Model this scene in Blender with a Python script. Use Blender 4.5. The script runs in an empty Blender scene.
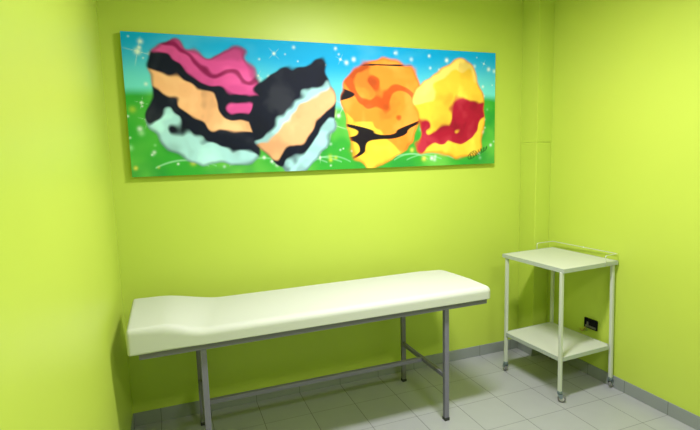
import bpy, bmesh, math, random
import numpy as np
from mathutils import Matrix, Vector

random.seed(7)
scene = bpy.context.scene
COL = scene.collection

# ---------------------------------------------------------------- camera
cam_data = bpy.data.cameras.new('camera')
cam_data.sensor_fit = 'HORIZONTAL'
cam_data.sensor_width = 36.0
cam_data.lens = 477.6 / 700 * 36.0
cam_data.clip_start = 0.02
cam = bpy.data.objects.new('camera', cam_data)
COL.objects.link(cam)
r = Vector((0.93414962, -0.35583952, -0.0272529))
u = Vector((0.06973893, 0.1071192, 0.99179734))
f = Vector((0.35000138, 0.9283877, -0.12488122))
M = Matrix(((r.x, u.x, -f.x, 0.14595), (r.y, u.y, -f.y, -3.10033), (r.z, u.z, -f.z, 1.6406), (0, 0, 0, 1)))
cam.matrix_world = M
scene.camera = cam

# ---------------------------------------------------------------- world, lights, exposure
world = bpy.data.worlds.new('world')
scene.world = world
world.use_nodes = True
world.node_tree.nodes['Background'].inputs[0].default_value = (0.9, 0.95, 1, 1)
world.node_tree.nodes['Background'].inputs[1].default_value = 0.2
scene.view_settings.view_transform = 'Standard'
scene.view_settings.look = 'None'
scene.view_settings.gamma = 1.0
scene.view_settings.use_curve_mapping = False
scene.view_settings.exposure = 0.06


def area(name, loc, sx, sy, power, color=(1.0, 0.98, 0.92), rot=(0, 0, 0)):
    d = bpy.data.lights.new(name, 'AREA')
    d.shape = 'RECTANGLE'
    d.size = sx
    d.size_y = sy
    d.energy = power
    d.color = color
    o = bpy.data.objects.new(name, d)
    o.location = loc
    o.rotation_euler = rot
    COL.objects.link(o)
    return o


area('ceiling_tube_light', (1.42, -1.32, 2.68), 0.60, 0.16, 59, (1.0, 0.94, 1.0))
area('rear_ceiling_light', (1.40, -3.20, 2.68), 0.60, 0.30, 36, (1.0, 0.95, 0.99))
tube_d = bpy.data.lights.new('ceiling_tube_side_light', 'POINT')
tube_d.energy = 11
tube_d.shadow_soft_size = 0.10
tube_d.color = (1.0, 0.94, 1.0)
tube_o = bpy.data.objects.new('ceiling_tube_side_light', tube_d)
tube_o.location = (1.42, -1.32, 2.62)
COL.objects.link(tube_o)


# ---------------------------------------------------------------- helpers
def material(name, color, rough=0.5, metal=0.0, spec=0.5, noise=0.0, scale=8.0, bump=0.0, bump_scale=60.0, coat=0.0):
    m = bpy.data.materials.new(name)
    m.use_nodes = True
    nt = m.node_tree
    b = nt.nodes['Principled BSDF']
    b.inputs['Base Color'].default_value = (*color, 1)
    b.inputs['Roughness'].default_value = rough
    b.inputs['Metallic'].default_value = metal
    b.inputs['Specular IOR Level'].default_value = spec
    if coat:
        b.inputs['Coat Weight'].default_value = coat
    tc = nt.nodes.new('ShaderNodeTexCoord')
    if noise:
        n = nt.nodes.new('ShaderNodeTexNoise')
        n.inputs['Scale'].default_value = scale
        n.inputs['Detail'].default_value = 4
        nt.links.new(tc.outputs['Object'], n.inputs['Vector'])
        mx = nt.nodes.new('ShaderNodeMix')
        mx.data_type = 'RGBA'
        mx.inputs[6].default_value = (*[c * (1 - noise) for c in color], 1)
        mx.inputs[7].default_value = (*[min(1, c * (1 + noise)) for c in color], 1)
        nt.links.new(n.outputs['Fac'], mx.inputs[0])
        nt.links.new(mx.outputs[2], b.inputs['Base Color'])
    if bump:
        n2 = nt.nodes.new('ShaderNodeTexNoise')
        n2.inputs['Scale'].default_value = bump_scale
        n2.inputs['Detail'].default_value = 3
        nt.links.new(tc.outputs['Object'], n2.inputs['Vector'])
        bp = nt.nodes.new('ShaderNodeBump')
        bp.inputs['Strength'].default_value = bump
        bp.inputs['Distance'].default_value = 0.002
        nt.links.new(n2.outputs['Fac'], bp.inputs['Height'])
        nt.links.new(bp.outputs['Normal'], b.inputs['Normal'])
    return m


def link(name, me, mat, parent=None, smooth=False):
    o = bpy.data.objects.new(name, me)
    if mat:
        me.materials.append(mat)
    COL.objects.link(o)
    if parent:
        o.parent = parent
    if smooth:
        for p in me.polygons:
            p.use_smooth = True
    return o


def add_box(bm, x0, x1, y0, y1, z0, z1, mtx=None):
    vs = [bm.verts.new(Vector(c) if mtx is None else mtx @ Vector(c)) for c in
          [(x0, y0, z0), (x1, y0, z0), (x1, y1, z0), (x0, y1, z0), (x0, y0, z1), (x1, y0, z1), (x1, y1, z1), (x0, y1, z1)]]
    for q in ((3, 2, 1, 0), (4, 5, 6, 7), (0, 1, 5, 4), (1, 2, 6, 5), (2, 3, 7, 6), (3, 0, 4, 7)):
        bm.faces.new([vs[i] for i in q])


def box(name, mat, x0, x1, y0, y1, z0, z1, parent=None, bevel=0.0, seg=2):
    bm = bmesh.new()
    add_box(bm, x0, x1, y0, y1, z0, z1)
    if bevel:
        bmesh.ops.bevel(bm, geom=bm.edges[:], offset=bevel, segments=seg, profile=0.5, affect='EDGES')
    me = bpy.data.meshes.new(name)
    bm.to_mesh(me)
    bm.free()
    return link(name, me, mat, parent, smooth=False)


def tube_bm(bm, pts, rad, n=10, cap=True):
    pts = [Vector(p) for p in pts]
    rings = []
    prev = None
    for i, p in enumerate(pts):
        if i == 0:
            t = pts[1] - pts[0]
        elif i == len(pts) - 1:
            t = pts[-1] - pts[-2]
        else:
            t = (pts[i + 1] - p).normalized() + (p - pts[i - 1]).normalized()
        t.normalize()
        a = prev if prev is not None else (Vector((0, 0, 1)) if abs(t.z) < .9 else Vector((1, 0, 0)))
        a = (a - t * a.dot(t)).normalized()
        prev = a
        b = t.cross(a)
        rings.append([bm.verts.new(p + rad * (math.cos(k * 2 * math.pi / n) * a + math.sin(k * 2 * math.pi / n) * b)) for k in range(n)])
    for q, w in zip(rings, rings[1:]):
        for k in range(n):
            bm.faces.new((q[k], q[(k + 1) % n], w[(k + 1) % n], w[k]))
    if cap:
        bm.faces.new(rings[0][::-1])
        bm.faces.new(rings[-1])


def smooth_path(pts, it=3):
    """rounds the corners of a polyline (Chaikin), keeping its ends"""
    pts = [Vector(p) for p in pts]
    for _ in range(it):
        out = [pts[0]]
        for a, b in zip(pts, pts[1:]):
            out += [a * .75 + b * .25, a * .25 + b * .75]
        out.append(pts[-1])
        pts = out
    return pts


def tube(name, mat, pts, rad, parent=None, n=10):
    bm = bmesh.new()
    tube_bm(bm, pts, rad, n)
    me = bpy.data.meshes.new(name)
    bm.to_mesh(me)
    bm.free()
    return link(name, me, mat, parent, smooth=True)


def structure(o):
    o['kind'] = 'structure'
    return o


def thing(name, loc, rot, label, cat, group=None):
    o = bpy.data.objects.new(name, None)
    o.empty_display_size = 0.1
    o.location = loc
    o.rotation_euler = (0, 0, rot)
    COL.objects.link(o)
    o['label'] = label
    o['category'] = cat
    if group:
        o['group'] = group
    return o


# ---------------------------------------------------------------- materials
WALL = (0.475, 0.60, 0.080)
m_wall = material('lime_wall_paint', WALL, rough=0.42, spec=0.35, noise=0.03, scale=2.5, bump=0.08, bump_scale=90)
m_ceil = material('white_ceiling_paint', (0.82, 0.83, 0.78), rough=0.8)
m_vinyl = material('cream_white_vinyl', (0.515, 0.54, 0.50), rough=0.6, spec=0.4, noise=0.015, scale=4, bump=0.05, bump_scale=250)
m_steel = material('grey_painted_steel', (0.165, 0.16, 0.23), rough=0.42, spec=0.5, noise=0.06, scale=30)
m_board = material('dark_underside_board', (0.03, 0.045, 0.045), rough=0.7, noise=0.1)
m_rubber = material('black_rubber', (0.02, 0.022, 0.025), rough=0.6, noise=0.1)
m_enamel = material('white_enamelled_steel', (0.52, 0.56, 0.49), rough=0.35, spec=0.5, noise=0.02, scale=12)
m_edge = material('grey_white_edge_band', (0.38, 0.43, 0.39), rough=0.35, noise=0.03, scale=12)
m_top = material('white_laminate_top', (0.54, 0.57, 0.50), rough=0.35, noise=0.015, scale=6)
m_wire = material('chromed_wire', (0.62, 0.66, 0.60), rough=0.3, metal=0.5, noise=0.05, scale=60)
m_zinc = material('zinc_caster_fork', (0.22, 0.28, 0.32), rough=0.35, metal=0.6, noise=0.08, scale=60)
m_tyre = material('grey_caster_tyre', (0.17, 0.17, 0.18), rough=0.55, noise=0.1, scale=50)
m_hub = material('pale_caster_hub', (0.55, 0.54, 0.5), rough=0.45, noise=0.05, scale=50)
m_black = material('black_socket_plastic', (0.004, 0.004, 0.010), rough=0.6, spec=0.15, noise=0.1)
m_greyplate = material('grey_socket_plastic', (0.12, 0.115, 0.11), rough=0.5, noise=0.2, scale=80)
m_yellow = material('yellow_green_wire', (0.55, 0.50, 0.05), rough=0.5, noise=0.1)
m_brown = material('brown_wire', (0.30, 0.14, 0.04), rough=0.5, noise=0.1)
m_green = material('dark_green_wire', (0.08, 0.16, 0.08), rough=0.5, noise=0.1)
m_canvas = material('canvas_side', (0.62, 0.66, 0.60), rough=0.8, noise=0.05, scale=60)


def tile_material(name, base, grout, T=0.3, half=0.0016, axes=('X', 'Y'), rough=0.3, darkgrout=0.5, off=(0, 0)):
    """square ceramic tiles T apart, joints running through the world origin"""
    m = bpy.data.materials.new(name)
    m.use_nodes = True
    nt = m.node_tree
    L = nt.links.new
    b = nt.nodes['Principled BSDF']
    tc = nt.nodes.new('ShaderNodeTexCoord')
    sep = nt.nodes.new('ShaderNodeSeparateXYZ')
    L(tc.outputs['Object'], sep.inputs[0])

    def mth(op, a, c=None, d=None):
        n = nt.nodes.new('ShaderNodeMath')
        n.operation = op
        for i, v in enumerate((a, c, d)):
            if v is None:
                continue
            if isinstance(v, (int, float)):
                n.inputs[i].default_value = v
            else:
                L(v, n.inputs[i])
        return n.outputs[0]
    masks, cells = [], []
    for ax, o in zip(axes, off):
        s = mth('DIVIDE', mth('ADD', sep.outputs[ax], o), T)
        fr = mth('FRACT', mth('ADD', s, 0.5))
        dist = mth('MULTIPLY', mth('ABSOLUTE', mth('SUBTRACT', fr, 0.5)), T)
        masks.append(mth('SMOOTH_MIN', 1.0, mth('MULTIPLY', mth('MAXIMUM', mth('SUBTRACT', half * 1.5, dist), 0), 1 / half), 0.01))
        cells.append(mth('FLOOR', s))
    mask = masks[0]
    for k in masks[1:]:
        mask = mth('MAXIMUM', mask, mth('MULTIPLY', k, 0.75))  # cross joints coloured fainter: deeper shade of recessed depth joints put into the colour
    comb = nt.nodes.new('ShaderNodeCombineXYZ')
    for i, c in enumerate(cells):
        L(c, comb.inputs[i])
    wn = nt.nodes.new('ShaderNodeTexWhiteNoise')
    L(comb.outputs[0], wn.inputs['Vector'])
    no = nt.nodes.new('ShaderNodeTexNoise')
    no.inputs['Scale'].default_value = 9
    no.inputs['Detail'].default_value = 5
    L(tc.outputs['Object'], no.inputs['Vector'])
    var = mth('ADD', mth('MULTIPLY', mth('SUBTRACT', wn.outputs['Value'], 0.5), 0.05), mth('MULTIPLY', mth('SUBTRACT', no.outputs['Fac'], 0.5), 0.10))
    mul = mth('ADD', 1.0, var)
    vm = nt.nodes.new('ShaderNodeVectorMath')
    vm.operation = 'SCALE'
    vm.inputs[0].default_value = base
    L(mul, vm.inputs['Scale'])
    mx = nt.nodes.new('ShaderNodeMix')
    mx.data_type = 'RGBA'
    L(mask, mx.inputs[0])
    L(vm.outputs[0], mx.inputs[6])
    mx.inputs[7].default_value = (*grout, 1)
    L(mx.outputs[2], b.inputs['Base Color'])
    L(mth('ADD', rough, mth('MULTIPLY', mask, 0.4)), b.inputs['Roughness'])
    bp = nt.nodes.new('ShaderNodeBump')
    bp.inputs['Strength'].default_value = 0.5
    bp.inputs['Distance'].default_value = 0.001
    L(mth('SUBTRACT', 1.0, mask), bp.inputs['Height'])
    L(bp.outputs['Normal'], b.inputs['Normal'])
    return m


m_floor = tile_material('pale_grey_floor_tiles', (0.345, 0.36, 0.375), (0.10, 0.105, 0.10), rough=0.32)
m_base_x = tile_material('grey_skirting_tiles_back', (0.245, 0.27, 0.275), (0.10, 0.11, 0.11), axes=('X',), off=(0,), rough=0.35)
m_base_y = tile_material('grey_skirting_tiles_side', (0.245, 0.27, 0.275), (0.10, 0.11, 0.11), axes=('Y',), off=(0,), rough=0.35)

# ---------------------------------------------------------------- room shell
XL, XR, YF, H = -0.162, 2.919, -4.2, 2.80
W = 0.12
structure(box('floor', m_floor, XL - W, XR + W, YF - W, W, -0.1, 0))
structure(box('ceiling', m_ceil, XL - W, XR + W, YF - W, W, H, H + 0.1))
structure(box('wall_back', m_wall, XL - W, XR + W, 0, W, 0, H))
structure(box('wall_left', m_wall, XL - W, XL, YF - W, 0, 0, H))
structure(box('wall_right', m_wall, XR, XR + W, YF - W, 0, 0, H))
structure(box('wall_front', m_wall, XL, XR, YF - W, YF, 0, H))
# boxed pipe chase in the far right corner; its upper length stands a hair proud of the lower
CX0, CY0 = 2.779, -0.177
structure(box('wall_corner', m_wall, CX0, XR, CY0, 0, 0, 1.698, bevel=0.004))
structure(box('wall_chase', m_wall, CX0, XR, CY0 - 0.003, 0, 1.698, H, bevel=0.0015))
# skirting tiles
bh, bt = 0.085, 0.008
structure(box('baseboard_back', m_base_x, XL, CX0, -bt, 0, 0, bh, bevel=0.001))
structure(box('baseboard_left', m_base_y, XL, XL + bt, YF, -bt, 0, bh, bevel=0.001))
structure(box('baseboard_right', m_base_y, XR - bt, XR, YF, CY0 - bt, 0, bh, bevel=0.001))
structure(box('baseboard_corner', m_base_y, CX0 - bt, CX0, CY0 - bt, -bt, 0, bh, bevel=0.001))
structure(box('baseboard_chase', m_base_x, CX0, XR - bt, CY0 - bt, CY0, 0, bh, bevel=0.001))


# ---------------------------------------------------------------- wall panel picture
def make_picture():
    x0, x1, z0, z1 = -0.0505, 2.500, 1.5455, 2.3665
    yb, yf = -0.008, -0.038
    root = thing('wall_painting', ((x0 + x1) / 2, yb, z0), 0,
                 'long frameless painting of blue sky and green meadow with bright airbrushed shapes', 'painting')
    W_, H_ = x1 - x0, z1 - z0
    # wooden stretcher / canvas body, hung just off the wall
    box('canvas_body', m_canvas, -W_ / 2, W_ / 2, yf - yb + 0.0008, 0.0, 0, H_, root, bevel=0.0)
    # painted face: fine grid carrying the pigment
    nx, nz = 640, 206
    X, Z = np.meshgrid(np.linspace(0, 1, nx), np.linspace(0, 1, nz))
    A = X * W_ / H_                                                # width in picture heights
    rng = np.random.default_rng(3)

    def vnoise(a, b, s, seed):
        g = np.random.default_rng(seed).random((64, 64))
        a = a * s; b = b * s
        i = np.floor(a).astype(int); j = np.floor(b).astype(int)
        fa = a - i; fb = b - j
        fa = fa * fa * (3 - 2 * fa); fb = fb * fb * (3 - 2 * fb)
        i %= 63; j %= 63
        return (g[j, i] * (1 - fa) + g[j, i + 1] * fa) * (1 - fb) + (g[j + 1, i] * (1 - fa) + g[j + 1, i + 1] * fa) * fb

    def fbm(a, b, s, seed):
        return (vnoise(a, b, s, seed) + .5 * vnoise(a, b, s * 2.1, seed + 1) + .25 * vnoise(a, b, s * 4.3, seed + 2)) / 1.75

    def c(*rgb):
        v = np.array(rgb) / 255.0
        return np.where(v <= .04045, v / 12.92, ((v + .055) / 1.055) ** 2.4)

    def sst(e0, e1, v):
        t = np.clip((v - e0) / (e1 - e0), 0, 1)
        return t * t * (3 - 2 * t)

    def mix(a, b, t):
        return a * (1 - t[..., None]) + b * t[..., None]
    hor = 0.56 + 0.05 * np.sin(A * 2.4 + 1) + 0.04 * (fbm(A, Z, 2, 11) - .5)
    sky = mix(np.broadcast_to(c(110, 215, 215), (nz, nx, 3)), c(4, 160, 222), sst(0.0, 0.36, Z - hor))
    sky = mix(sky, c(120, 200, 230), .2 * sst(.5, .8, fbm(A, Z * 1.6, 2.6, 21)))
    grass = mix(np.broadcast_to(c(52, 160, 52), (nz, nx, 3)), c(105, 190, 75), sst(.35, .75, fbm(A, Z, 3.2, 31)))
    grass = mix(grass, c(38, 140, 60), .6 * sst(.5, .8, fbm(A, Z, 5, 41)))
    img = mix(sky, grass, sst(0.03, -0.05, Z - hor))
    # pale grass wisps at the foot
    for k in range(9):
        xc, w = rng.uniform(0.1, 3.0), rng.uniform(.15, .3)
        arc = 0.06 + .05 * np.clip(1 - ((A - xc) / w) ** 2, 0, 1)
        m = np.exp(-((Z - arc) / .006) ** 2) * (abs(A - xc) < w) * .5
        img = mix(img, c(150, 215, 170), m)
    # flower dabs and sparkles
    for k in range(110):
        a, z = rng.uniform(0, 3.1), rng.uniform(0.03, .55)
        rr = rng.uniform(.008, .022)
        colr = [c(190, 205, 60), c(225, 215, 90), c(150, 215, 150), c(170, 210, 190)][k % 4]
        m = np.exp(-(((A - a) ** 2 + (Z - z) ** 2) / rr ** 2)) * rng.uniform(.4, .9)
        img = mix(img, colr, m)
    for k in range(150):
        a, z = rng.uniform(0, 3.1), rng.uniform(0.03, .97)
        rr = rng.choice([.006, .008, .012, .016])
        m = np.exp(-(((A - a) ** 2 + (Z - z) ** 2) / rr ** 2)) * rng.uniform(.5, 1)
        img = mix(img, c(225, 240, 235), m)
    for a, z, s in ((.10, .87, .11), (.13, .40, .07), (.93, .73, .05), (1.06, .90, .06), (1.52, .36, .15), (1.60, .88, .05), (2.74, .33, .09),
                    (2.86, .52, .06), (2.62, .84, .06), (.10, .52, .05), (1.62, .52, .12), (2.98, .9, .04), (2.55, .15, .06), (1.40, .1, .05)):
        d2 = (A - a) ** 2 + (Z - z) ** 2
        m = np.exp(-d2 / (.18 * s) ** 2)
        ang = np.arctan2(Z - z, A - a)
        ray = np.clip(np.cos(ang * 4 + a * 9), 0, 1) ** 40 * np.clip(1 - np.sqrt(d2) / s, 0, 1) * .7
        img = mix(img, c(220, 238, 225), np.clip(m + ray, 0, 1))
    # loose airbrushed colour clouds, each a stack of bands folded by noise
    def cloud(a0, a1, z0_, z1_, bands, tilt, seed, dark):
        nonlocal img
        wx = (fbm(A, Z, 3.3, seed) - .5)
        wz = (fbm(A, Z, 3.3, seed + 7) - .5)
        ca, cz = (a0 + a1) / 2, (z0_ + z1_) / 2
        p = (A + .30 * wx - ca) / ((a1 - a0) / 2)
        q = (Z + .30 * wz - cz) / ((z1_ - z0_) / 2)
        d = (np.abs(p) ** 3 + np.abs(q) ** 3) ** (1 / 3)
        mask = sst(1.02, .96, d)
        t = np.clip((q + tilt * p + 1.1 * wx + 1) / 2, 0, 1)
        colr = np.zeros((nz, nx, 3)) + bands[0][1]
        for pos, cl in bands[1:]:
            colr = mix(colr, cl, sst(pos - .02, pos + .02, t))
        # soft sheen of the airbrush inside each band
        sh = fbm(A + .2 * wz, Z, 5.5, seed + 3)
        colr = mix(colr, np.minimum(colr * 1.4 + .03, 1), .6 * sst(.5, .8, sh))
        colr = mix(colr, colr * .55, .6 * sst(.45, .2, sh))
        for dd, ww, cl in dark:
            ln = vnoise(A * .5, Z * 2.2, 3.0, seed + 9 + dd)
            colr = mix(colr, cl, sst(ww, ww * .75, np.abs(ln - .5)))
        rim = np.exp(-((d - .98) / .035) ** 2) * .45
        img = mix(img, colr, mask)
        img = mix(img, bands[0][2] if len(bands[0]) > 2 else c(60, 30, 30), rim * sst(1.1, 1.0, d))
    pink, dpink, navy = c(210, 75, 150), c(140, 22, 85), c(8, 16, 36)
    peach, lblue = c(240, 178, 130), c(165, 215, 225)
    orange, dor, yellow, red, ink = c(243, 140, 45), c(205, 85, 25), c(248, 196, 60), c(165, 22, 50), c(22, 16, 24)
    cloud(.12, .94, .06, .95, [(0, lblue, navy), (.16, navy), (.32, peach), (.55, navy), (.66, pink), (.80, dpink), (.86, pink)], .35, 100, [])
    cloud(.92, 1.50, .04, .86, [(0, lblue, navy), (.12, navy), (.24, peach), (.50, lblue), (.56, navy)], -.5, 140, [])
    cloud(1.62, 2.32, .04, .90, [(0, yellow, dor), (.30, orange), (.62, dor), (.74, orange)], .4, 180, [(0, .028, ink)])
    cloud(2.28, 3.00, .04, .86, [(0, yellow, dor), (.26, red), (.50, yellow), (.80, c(250, 215, 110))], -.25, 220, [])
    # scribbled signature in the lower right corner
    s = np.linspace(0, 1, 150)
    px = 2.83 + .19 * s + .012 * np.sin(s * 42)
    pz = .07 + .075 * s + .022 * np.cos(s * 46) * (1 - .3 * s)
    loop = np.linspace(0, 2 * np.pi, 40)
    px = np.concatenate([px, 2.86 + .045 * np.cos(loop)]); pz = np.concatenate([pz, .085 + .03 * np.sin(loop) + .02 * np.cos(loop)])
    m = np.zeros((nz, nx))
    for a, z in zip(px, pz):
        m = np.maximum(m, np.exp(-(((A - a) ** 2 + (Z - z) ** 2) / .0045 ** 2)))
    img = mix(img, c(15, 60, 25), m * .9)

    verts = np.stack([(X - .5) * W_, np.full_like(X, yf - yb), Z * H_], -1).reshape(-1, 3)
    idx = np.arange(nx * nz).reshape(nz, nx)
    faces = np.stack([idx[:-1, :-1], idx[:-1, 1:], idx[1:, 1:], idx[1:, :-1]], -1).reshape(-1, 4)
    me = bpy.data.meshes.new('painted_face')
    me.from_pydata(verts.tolist(), [], faces.tolist())
    at = me.color_attributes.new('pigment', 'FLOAT_COLOR', 'POINT')
    rgba = np.concatenate([img.reshape(-1, 3), np.ones((nx * nz, 1))], 1).astype(np.float32)
    at.data.foreach_set('color', rgba.ravel())
    m_ = bpy.data.materials.new('airbrushed_pigment')
    m_.use_nodes = True
    nt = m_.node_tree
    b = nt.nodes['Principled BSDF']
    b.inputs['Roughness'].default_value = 0.6
    b.inputs['Specular IOR Level'].default_value = 0.15
    an = nt.nodes.new('ShaderNodeAttribute')
    an.attribute_name = 'pigment'
    nt.links.new(an.outputs['Color'], b.inputs['Base Color'])
    link('painted_face', me, m_, root)


make_picture()


# ---------------------------------------------------------------- examination couch
def make_couch():
    ox, oy, th = 0.248, -0.712, 0.006
    root = thing('examination_couch', (ox, oy, 0), th,
                 'white padded examination couch with raised head end on a grey steel frame', 'couch')
    D, B = 0.561, 1.399
    zr0, zr1 = 0.705, 0.734
    lt = 0.015
    # mattress -------------------------------------------------
    x0, x1, y0, y1 = -0.336, 1.699, -0.052, 0.502
    zb, zt, zh = 0.742, 0.823, 0.870
    nx, ny, nz = 220, 40, 12
    rx, rz = 0.036, 0.034
    rleft = 0.016
    bm = bmesh.new()
    a, b_, hc = (x1 - x0) / 2, (y1 - y0) / 2, (zt - zb) / 2
    cx, cy, cz = (x0 + x1) / 2, (y0 + y1) / 2, (zt + zb) / 2

    def place(p):
        x, y, z = p[0] - cx, p[1] - cy, p[2] - cz
        top = z >= 0
        rzz = rz if top else 0.012
        w = max(0, min(1, (x + a) / .3))
        rx_ = rleft + (rx - rleft) * w * w * (3 - 2 * w)
        rzz = rzz * (.45 + .55 * w) if top else rzz * .5
        back = max(0, min(1, (y + b_ * .2) / (b_ * 1.2))) * max(0, min(1, (x - a * .8) / (a * .2)))
        rx_ += 0.07 * back
        qx = max(-(a - rx_), min(a - rx_, x))
        qy = max(-(b_ - rx_), min(b_ - rx_, y))
        qz = max(-(hc - rzz), min(hc - rzz, z))
        d = Vector(((x - qx) / rx_, (y - qy) / rx_, (z - qz) / rzz))
        if d.length > 1e-9:
            d.normalize()
        X_, Y_, Z_ = qx + d.x * rx_, qy + d.y * rx_, qz + d.z * rzz
        X_ += cx; Y_ += cy; Z_ += cz
        # raised head end with a soft wave down to the flat
        def s(e0, e1, v):
            t = max(0, min(1, (v - e0) / (e1 - e0)))
            return t * t * (3 - 2 * t)
        lift = (zh - zt) * (1 - s(-0.185, 0.02 + 0.14 * (Y_ - y0) / (y1 - y0), X_))
        frac = (Z_ - zb) / (zt - zb)
        crown = 0.004 * (1 - ((Y_ - cy) / b_) ** 2) * s(0.6, 1, frac)
        Z_ += lift * frac + crown
        return Vector((X_, Y_, Z_))
    cache = {}

    def cs(n, lo, hi, r_):
        """samples clustered near both ends"""
        ends = [r_ * (k / 7) ** 1.0 for k in range(8)]
        mid = [r_ + (hi - lo - 2 * r_) * k / n for k in range(1, n)]
        return [lo + e for e in ends] + [lo + m_ for m_ in mid] + [hi - e for e in reversed(ends)]
    xs, ys, zs = cs(nx, x0, x1, rx), cs(ny, y0, y1, rx), cs(nz, zb, zt, .02)

    def v(i, j, k):
        key = (i, j, k)
        if key not in cache:
            cache[key] = bm.verts.new(place((xs[i], ys[j], zs[k])))
        return cache[key]
    I, J, K = len(xs) - 1, len(ys) - 1, len(zs) - 1
    for i in range(I):
        for j in range(J):
            bm.faces.new((v(i, j, K), v(i + 1, j, K), v(i + 1, j + 1, K), v(i, j + 1, K)))
            bm.faces.new((v(i, j + 1, 0), v(i + 1, j + 1, 0), v(i + 1, j, 0), v(i, j, 0)))
    for i in range(I):
        for k in range(K):
            bm.faces.new((v(i, 0, k), v(i + 1, 0, k), v(i + 1, 0, k + 1), v(i, 0, k + 1)))
            bm.faces.new((v(i, J, k + 1), v(i + 1, J, k + 1), v(i + 1, J, k), v(i, J, k)))
    for j in range(J):
        for k in range(K):
            bm.faces.new((v(0, j, k + 1), v(0, j + 1, k + 1), v(0, j + 1, k), v(0, j, k)))
            bm.faces.new((v(I, j, k), v(I, j + 1, k), v(I, j + 1, k + 1), v(I, j, k + 1)))
    me = bpy.data.meshes.new('mattress')
    bm.to_mesh(me)
    bm.free()
    mat = link('mattress', me, m_vinyl, root, smooth=True)
    # frame ----------------------------------------------------
    box('base_board', m_board, x0 + .03, x1 - .03, 0.0, D - .03, zr1, zb + .001, root)
    e0, e1 = -0.291, 1.688
    for yy in (0, D):
        box('side_rail', m_steel, e0, e1, yy - 0.0125, yy + 0.0125, zr0, zr1, root, bevel=0.002)
    for xx in (e0 + .0125, e1 - .0125):
        box('end_rail', m_steel, xx - 0.0125, xx + 0.0125, 0.0125, D - .0125, zr0 + .001, zr1 - .001, root, bevel=0.002)
    for xx in (0, B):
        for yy in (0, D):
            yt = yy if yy == 0 else D
            bm = bmesh.new()
            # the back pair splays out a little towards the floor
            vs = []
            for z, yc in ((0.012, yy), (zr0 if yy else zr0, yt)):
                vs.append([bm.verts.new((xx + sx * lt, yc + sy * lt * .9, z)) for sx, sy in ((-1, -1), (1, -1), (1, 1), (-1, 1))])
            bm.faces.new(vs[0][::-1]); bm.faces.new(vs[1])
            for k in range(4):
                bm.faces.new((vs[0][k], vs[0][(k + 1) % 4], vs[1][(k + 1) % 4], vs[1][k]))
            bmesh.ops.bevel(bm, geom=bm.edges[:], offset=0.002, segments=2, profile=.5, affect='EDGES')
            me = bpy.data.meshes.new('leg'); bm.to_mesh(me); bm.free()
            lg = link('leg', me, m_steel, root)
            cap = box('foot_cap', m_rubber, xx - lt - .0015, xx + lt + .0015, yy - lt - .0015, yy + lt + .0015, 0, 0.02, lg, bevel=0.002)
    s = 0.282
    ys_ = D + 0 * (1 - s / zr0)
    for xx in (0, B):
        box('crossbar', m_steel, xx - .0115, xx + .0115, lt * .9, ys_ - lt * .9, s - .0125, s + .0125, root, bevel=0.002)
    box('stretcher', m_steel, .0115, B - .0115, ys_ / 2 - .0125, ys_ / 2 + .0125, s - .0125, s + .0125, root, bevel=0.002)
    return root


make_couch()


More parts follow.
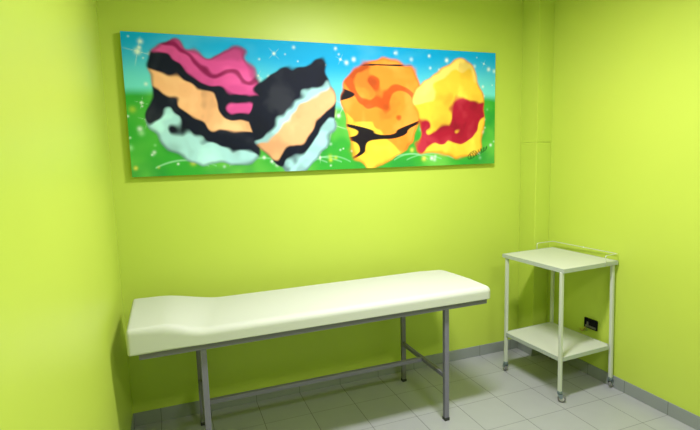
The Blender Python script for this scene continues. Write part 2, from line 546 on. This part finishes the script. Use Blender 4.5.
# ---------------------------------------------------------------- trolley
def make_trolley():
    ox, oy, th = 2.434, -0.818, 0.050
    root = thing('instrument_trolley', (ox, oy, 0), th,
                 'white two-shelf medical trolley on four casters in the far right corner', 'trolley')
    Wd, D, ov, od, Ht, S = 0.443, 0.504, 0.018, 0.030, 0.893, 0.305
    hl = 0.0105
    # top: laminate board inside a raised steel edge
    bm = bmesh.new()
    X0, X1, Y0, Y1 = -ov, Wd + ov + .012, -od + .008, D + od
    t_ = 0.006
    for q in ((X0, X1, Y0, Y0 + t_), (X0, X1, Y1 - t_, Y1), (X0, X0 + t_, Y0 + t_, Y1 - t_), (X1 - t_, X1, Y0 + t_, Y1 - t_)):
        add_box(bm, *q, Ht - .026, Ht)
    me = bpy.data.meshes.new('top_edge'); bm.to_mesh(me); bm.free()
    link('top_edge', me, m_edge, root)
    box('top_board', m_top, X0 + t_, X1 - t_, Y0 + t_, Y1 - t_, Ht - .022, Ht - .001, root)
    # legs and casters
    for k, (xx, yy) in enumerate(((0, 0), (Wd, 0), (0, D), (Wd, D))):
        dxt, dxb = ((-.011, 0), (.004, .015), (0, 0), (.008, .008))[k]
        bm = bmesh.new()
        add_box(bm, xx - hl, xx + hl, yy - hl, yy + hl, 0.068, Ht - .024)
        for vv in bm.verts:
            vv.co.x += dxt if vv.co.z > .5 else dxb
            vv.co.y += -.012 if (k == 1 and vv.co.z < .5) else 0
        bmesh.ops.bevel(bm, geom=bm.edges[:], offset=0.003, segments=2, profile=0.5, affect='EDGES')
        me = bpy.data.meshes.new('leg'); bm.to_mesh(me); bm.free()
        link('leg', me, m_enamel, root)
        xx += dxb
        yy -= .012 if k == 1 else 0
        ang = (-0.7, 0.25, 1.3, 0.9)[k]
        Mx = Matrix.Translation((xx, yy, 0)) @ Matrix.Rotation(ang, 4, 'Z')
        bm = bmesh.new()
        cyl = bmesh.ops.create_cone(bm, cap_ends=True, segments=20, radius1=.0165, radius2=.0145, depth=.012, matrix=Matrix.Translation((0, 0, .071)))
        bmesh.ops.create_cone(bm, cap_ends=True, segments=16, radius1=.008, radius2=.008, depth=.010, matrix=Matrix.Translation((0, 0, .062)))
        add_box(bm, -.014, .018, -.0145, .0145, .054, .058)
        for sy in (-1, 1):
            # fork cheek, tapering to the axle
            pr = [(-.013, .055), (.016, .055), (.019, .018), (.007, .018)]
            va = [bm.verts.new((x, sy * .0125, z)) for x, z in pr]
            vb = [bm.verts.new((x, sy * .0148, z)) for x, z in pr]
            bm.faces.new(va); bm.faces.new(vb[::-1])
            for i in range(4):
                bm.faces.new((va[i], vb[i], vb[(i + 1) % 4], va[(i + 1) % 4]))
        bmesh.ops.recalc_face_normals(bm, faces=bm.faces)
        me = bpy.data.meshes.new('caster'); bm.to_mesh(me); bm.free()
        me.transform(Mx)
        fork = link('caster', me, m_zinc, root)
        fork['label'] = 'metallic swivel caster'
        bm = bmesh.new()
        prof = [(.011, .0145), (.008, .0145), (.0085, .0215), (.006, .025), (-.006, .025), (-.0085, .0215), (-.008, .0145), (-.011, .0145)]
        n = 28
        rings = [[bm.verts.new((.013 + rr * math.cos(a * 2 * math.pi / n), w, .025 + rr * math.sin(a * 2 * math.pi / n))) for a in range(n)] for w, rr in prof[1:-1]]
        for q, w in zip(rings, rings[1:]):
            for i in range(n):
                bm.faces.new((q[i], q[(i + 1) % n], w[(i + 1) % n], w[i]))
        bmesh.ops.recalc_face_normals(bm, faces=bm.faces)
        me = bpy.data.meshes.new('tyre'); bm.to_mesh(me); bm.free(); me.transform(Mx)
        link('tyre', me, m_tyre, fork, smooth=True)
        bm = bmesh.new()
        bmesh.ops.create_cone(bm, cap_ends=True, segments=24, radius1=.0145, radius2=.0145, depth=.019,
                              matrix=Matrix.Translation((.013, 0, .025)) @ Matrix.Rotation(math.pi / 2, 4, 'X'))
        bmesh.ops.create_cone(bm, cap_ends=True, segments=12, radius1=.004, radius2=.004, depth=.033,
                              matrix=Matrix.Translation((.013, 0, .025)) @ Matrix.Rotation(math.pi / 2, 4, 'X'))
        me = bpy.data.meshes.new('hub'); bm.to_mesh(me); bm.free(); me.transform(Mx)
        link('hub', me, m_hub, fork)
    # lower shelf with its edge
    bm = bmesh.new()
    X0, X1, Y0, Y1 = -hl, Wd + hl, -hl, D + hl
    for q in ((hl, Wd - hl, Y0, Y0 + t_), (hl, Wd - hl, Y1 - t_, Y1), (X0, X0 + t_, hl, D - hl), (X1 - t_, X1, hl, D - hl)):
        add_box(bm, *q, S - .026, S)
    me = bpy.data.meshes.new('shelf_edge'); bm.to_mesh(me); bm.free()
    link('shelf_edge', me, m_edge, root)
    bm = bmesh.new()
    add_box(bm, hl, Wd - hl, Y0 + t_, Y1 - t_, S - .022, S - .001)
    add_box(bm, X0 + t_, hl, hl, D - hl, S - .022, S - .001)
    add_box(bm, Wd - hl, X1 - t_, hl, D - hl, S - .022, S - .001)
    me = bpy.data.meshes.new('shelf_board'); bm.to_mesh(me); bm.free()
    link('shelf_board', me, m_top, root)
    # wire guard round the two far sides
    X0, X1, Y0, Y1 = -ov + .004, Wd + ov + .008, -od + .012, D + od - .004
    g = Ht + .046
    xa, xb = 0.325, 0.325
    pa = (0.05, 0)
    path = [(RAIL_A, Y1, Ht - .004), (RAIL_A, Y1, g), (X1, Y1, g), (X1, Y0, g), (RAIL_B, Y0, g), (RAIL_B, Y0, g - .02), (RAIL_B, Y0 - .008, Ht - .02)]

    def rounded(pts, rr=.012):
        out = [Vector(pts[0])]
        for a, b, c_ in zip(pts, pts[1:], pts[2:]):
            a, b, c_ = Vector(a), Vector(b), Vector(c_)
            d1, d2 = (a - b).normalized(), (c_ - b).normalized()
            for k in range(6):
                t = k / 5
                out.append((b + d1 * rr) * (1 - t) ** 2 + b * 2 * t * (1 - t) + (b + d2 * rr) * t * t)
        out.append(Vector(pts[-1]))
        return out
    rail = tube('guard_rail', m_wire, rounded(path), .0032, root)
    tube('rail_joint', m_wire, [(X1, (Y0 + Y1) / 2 - .007, g), (X1, (Y0 + Y1) / 2 + .007, g)], .0048, root)
    return root


RAIL_A = 0.31
RAIL_B = 0.355
make_trolley()


# ---------------------------------------------------------------- open socket box on the right wall
def make_socket():
    yc, zc = -0.611, 0.387
    root = thing('wall_socket', (XR, yc, zc - .036), 0, 'open black socket box low on the right wall behind the trolley', 'socket')
    hw, h = 0.054, 0.072
    bm = bmesh.new()
    add_box(bm, -.012, 0, -hw, -hw + .005, 0, h)
    add_box(bm, -.012, 0, hw - .005, hw, 0, h)
    add_box(bm, -.012, 0, -hw + .005, hw - .005, 0, .005)
    add_box(bm, -.012, 0, -hw + .005, hw - .005, h - .005, h)
    add_box(bm, -.002, 0, -hw + .005, hw - .005, .005, h - .005)
    me = bpy.data.meshes.new('box_rim'); bm.to_mesh(me); bm.free()
    link('box_rim', me, m_black, root)
    box('mounting_strip', m_greyplate, -.011, -.002, -hw + .006, hw - .008, .006, .019, root, bevel=.001)
    box('socket_module', m_greyplate, -.009, -.002, hw - .034, hw - .018, .020, .044, root, bevel=.001)
    for name, m_, pts in (('wire', m_green, [(-.006, .03, .014), (-.016, .03, -.006), (-.014, .02, -.02), (-.012, .045, -.022), (-.01, .06, -.016)]),
                          ('wire', m_yellow, [(-.006, .042, .012), (-.018, .048, -.012), (-.016, .062, -.012), (-.014, .078, -.018), (-.012, .084, -.03), (-.012, .07, -.036), (-.012, .062, -.026)]),
                          ('wire', m_brown, [(-.006, .036, .012), (-.022, .046, -.018), (-.018, .058, -.034), (-.014, .078, -.036), (-.012, .092, -.022)])):
        tube(name, m_, smooth_path(pts), .0022, root, n=8)


make_socket()
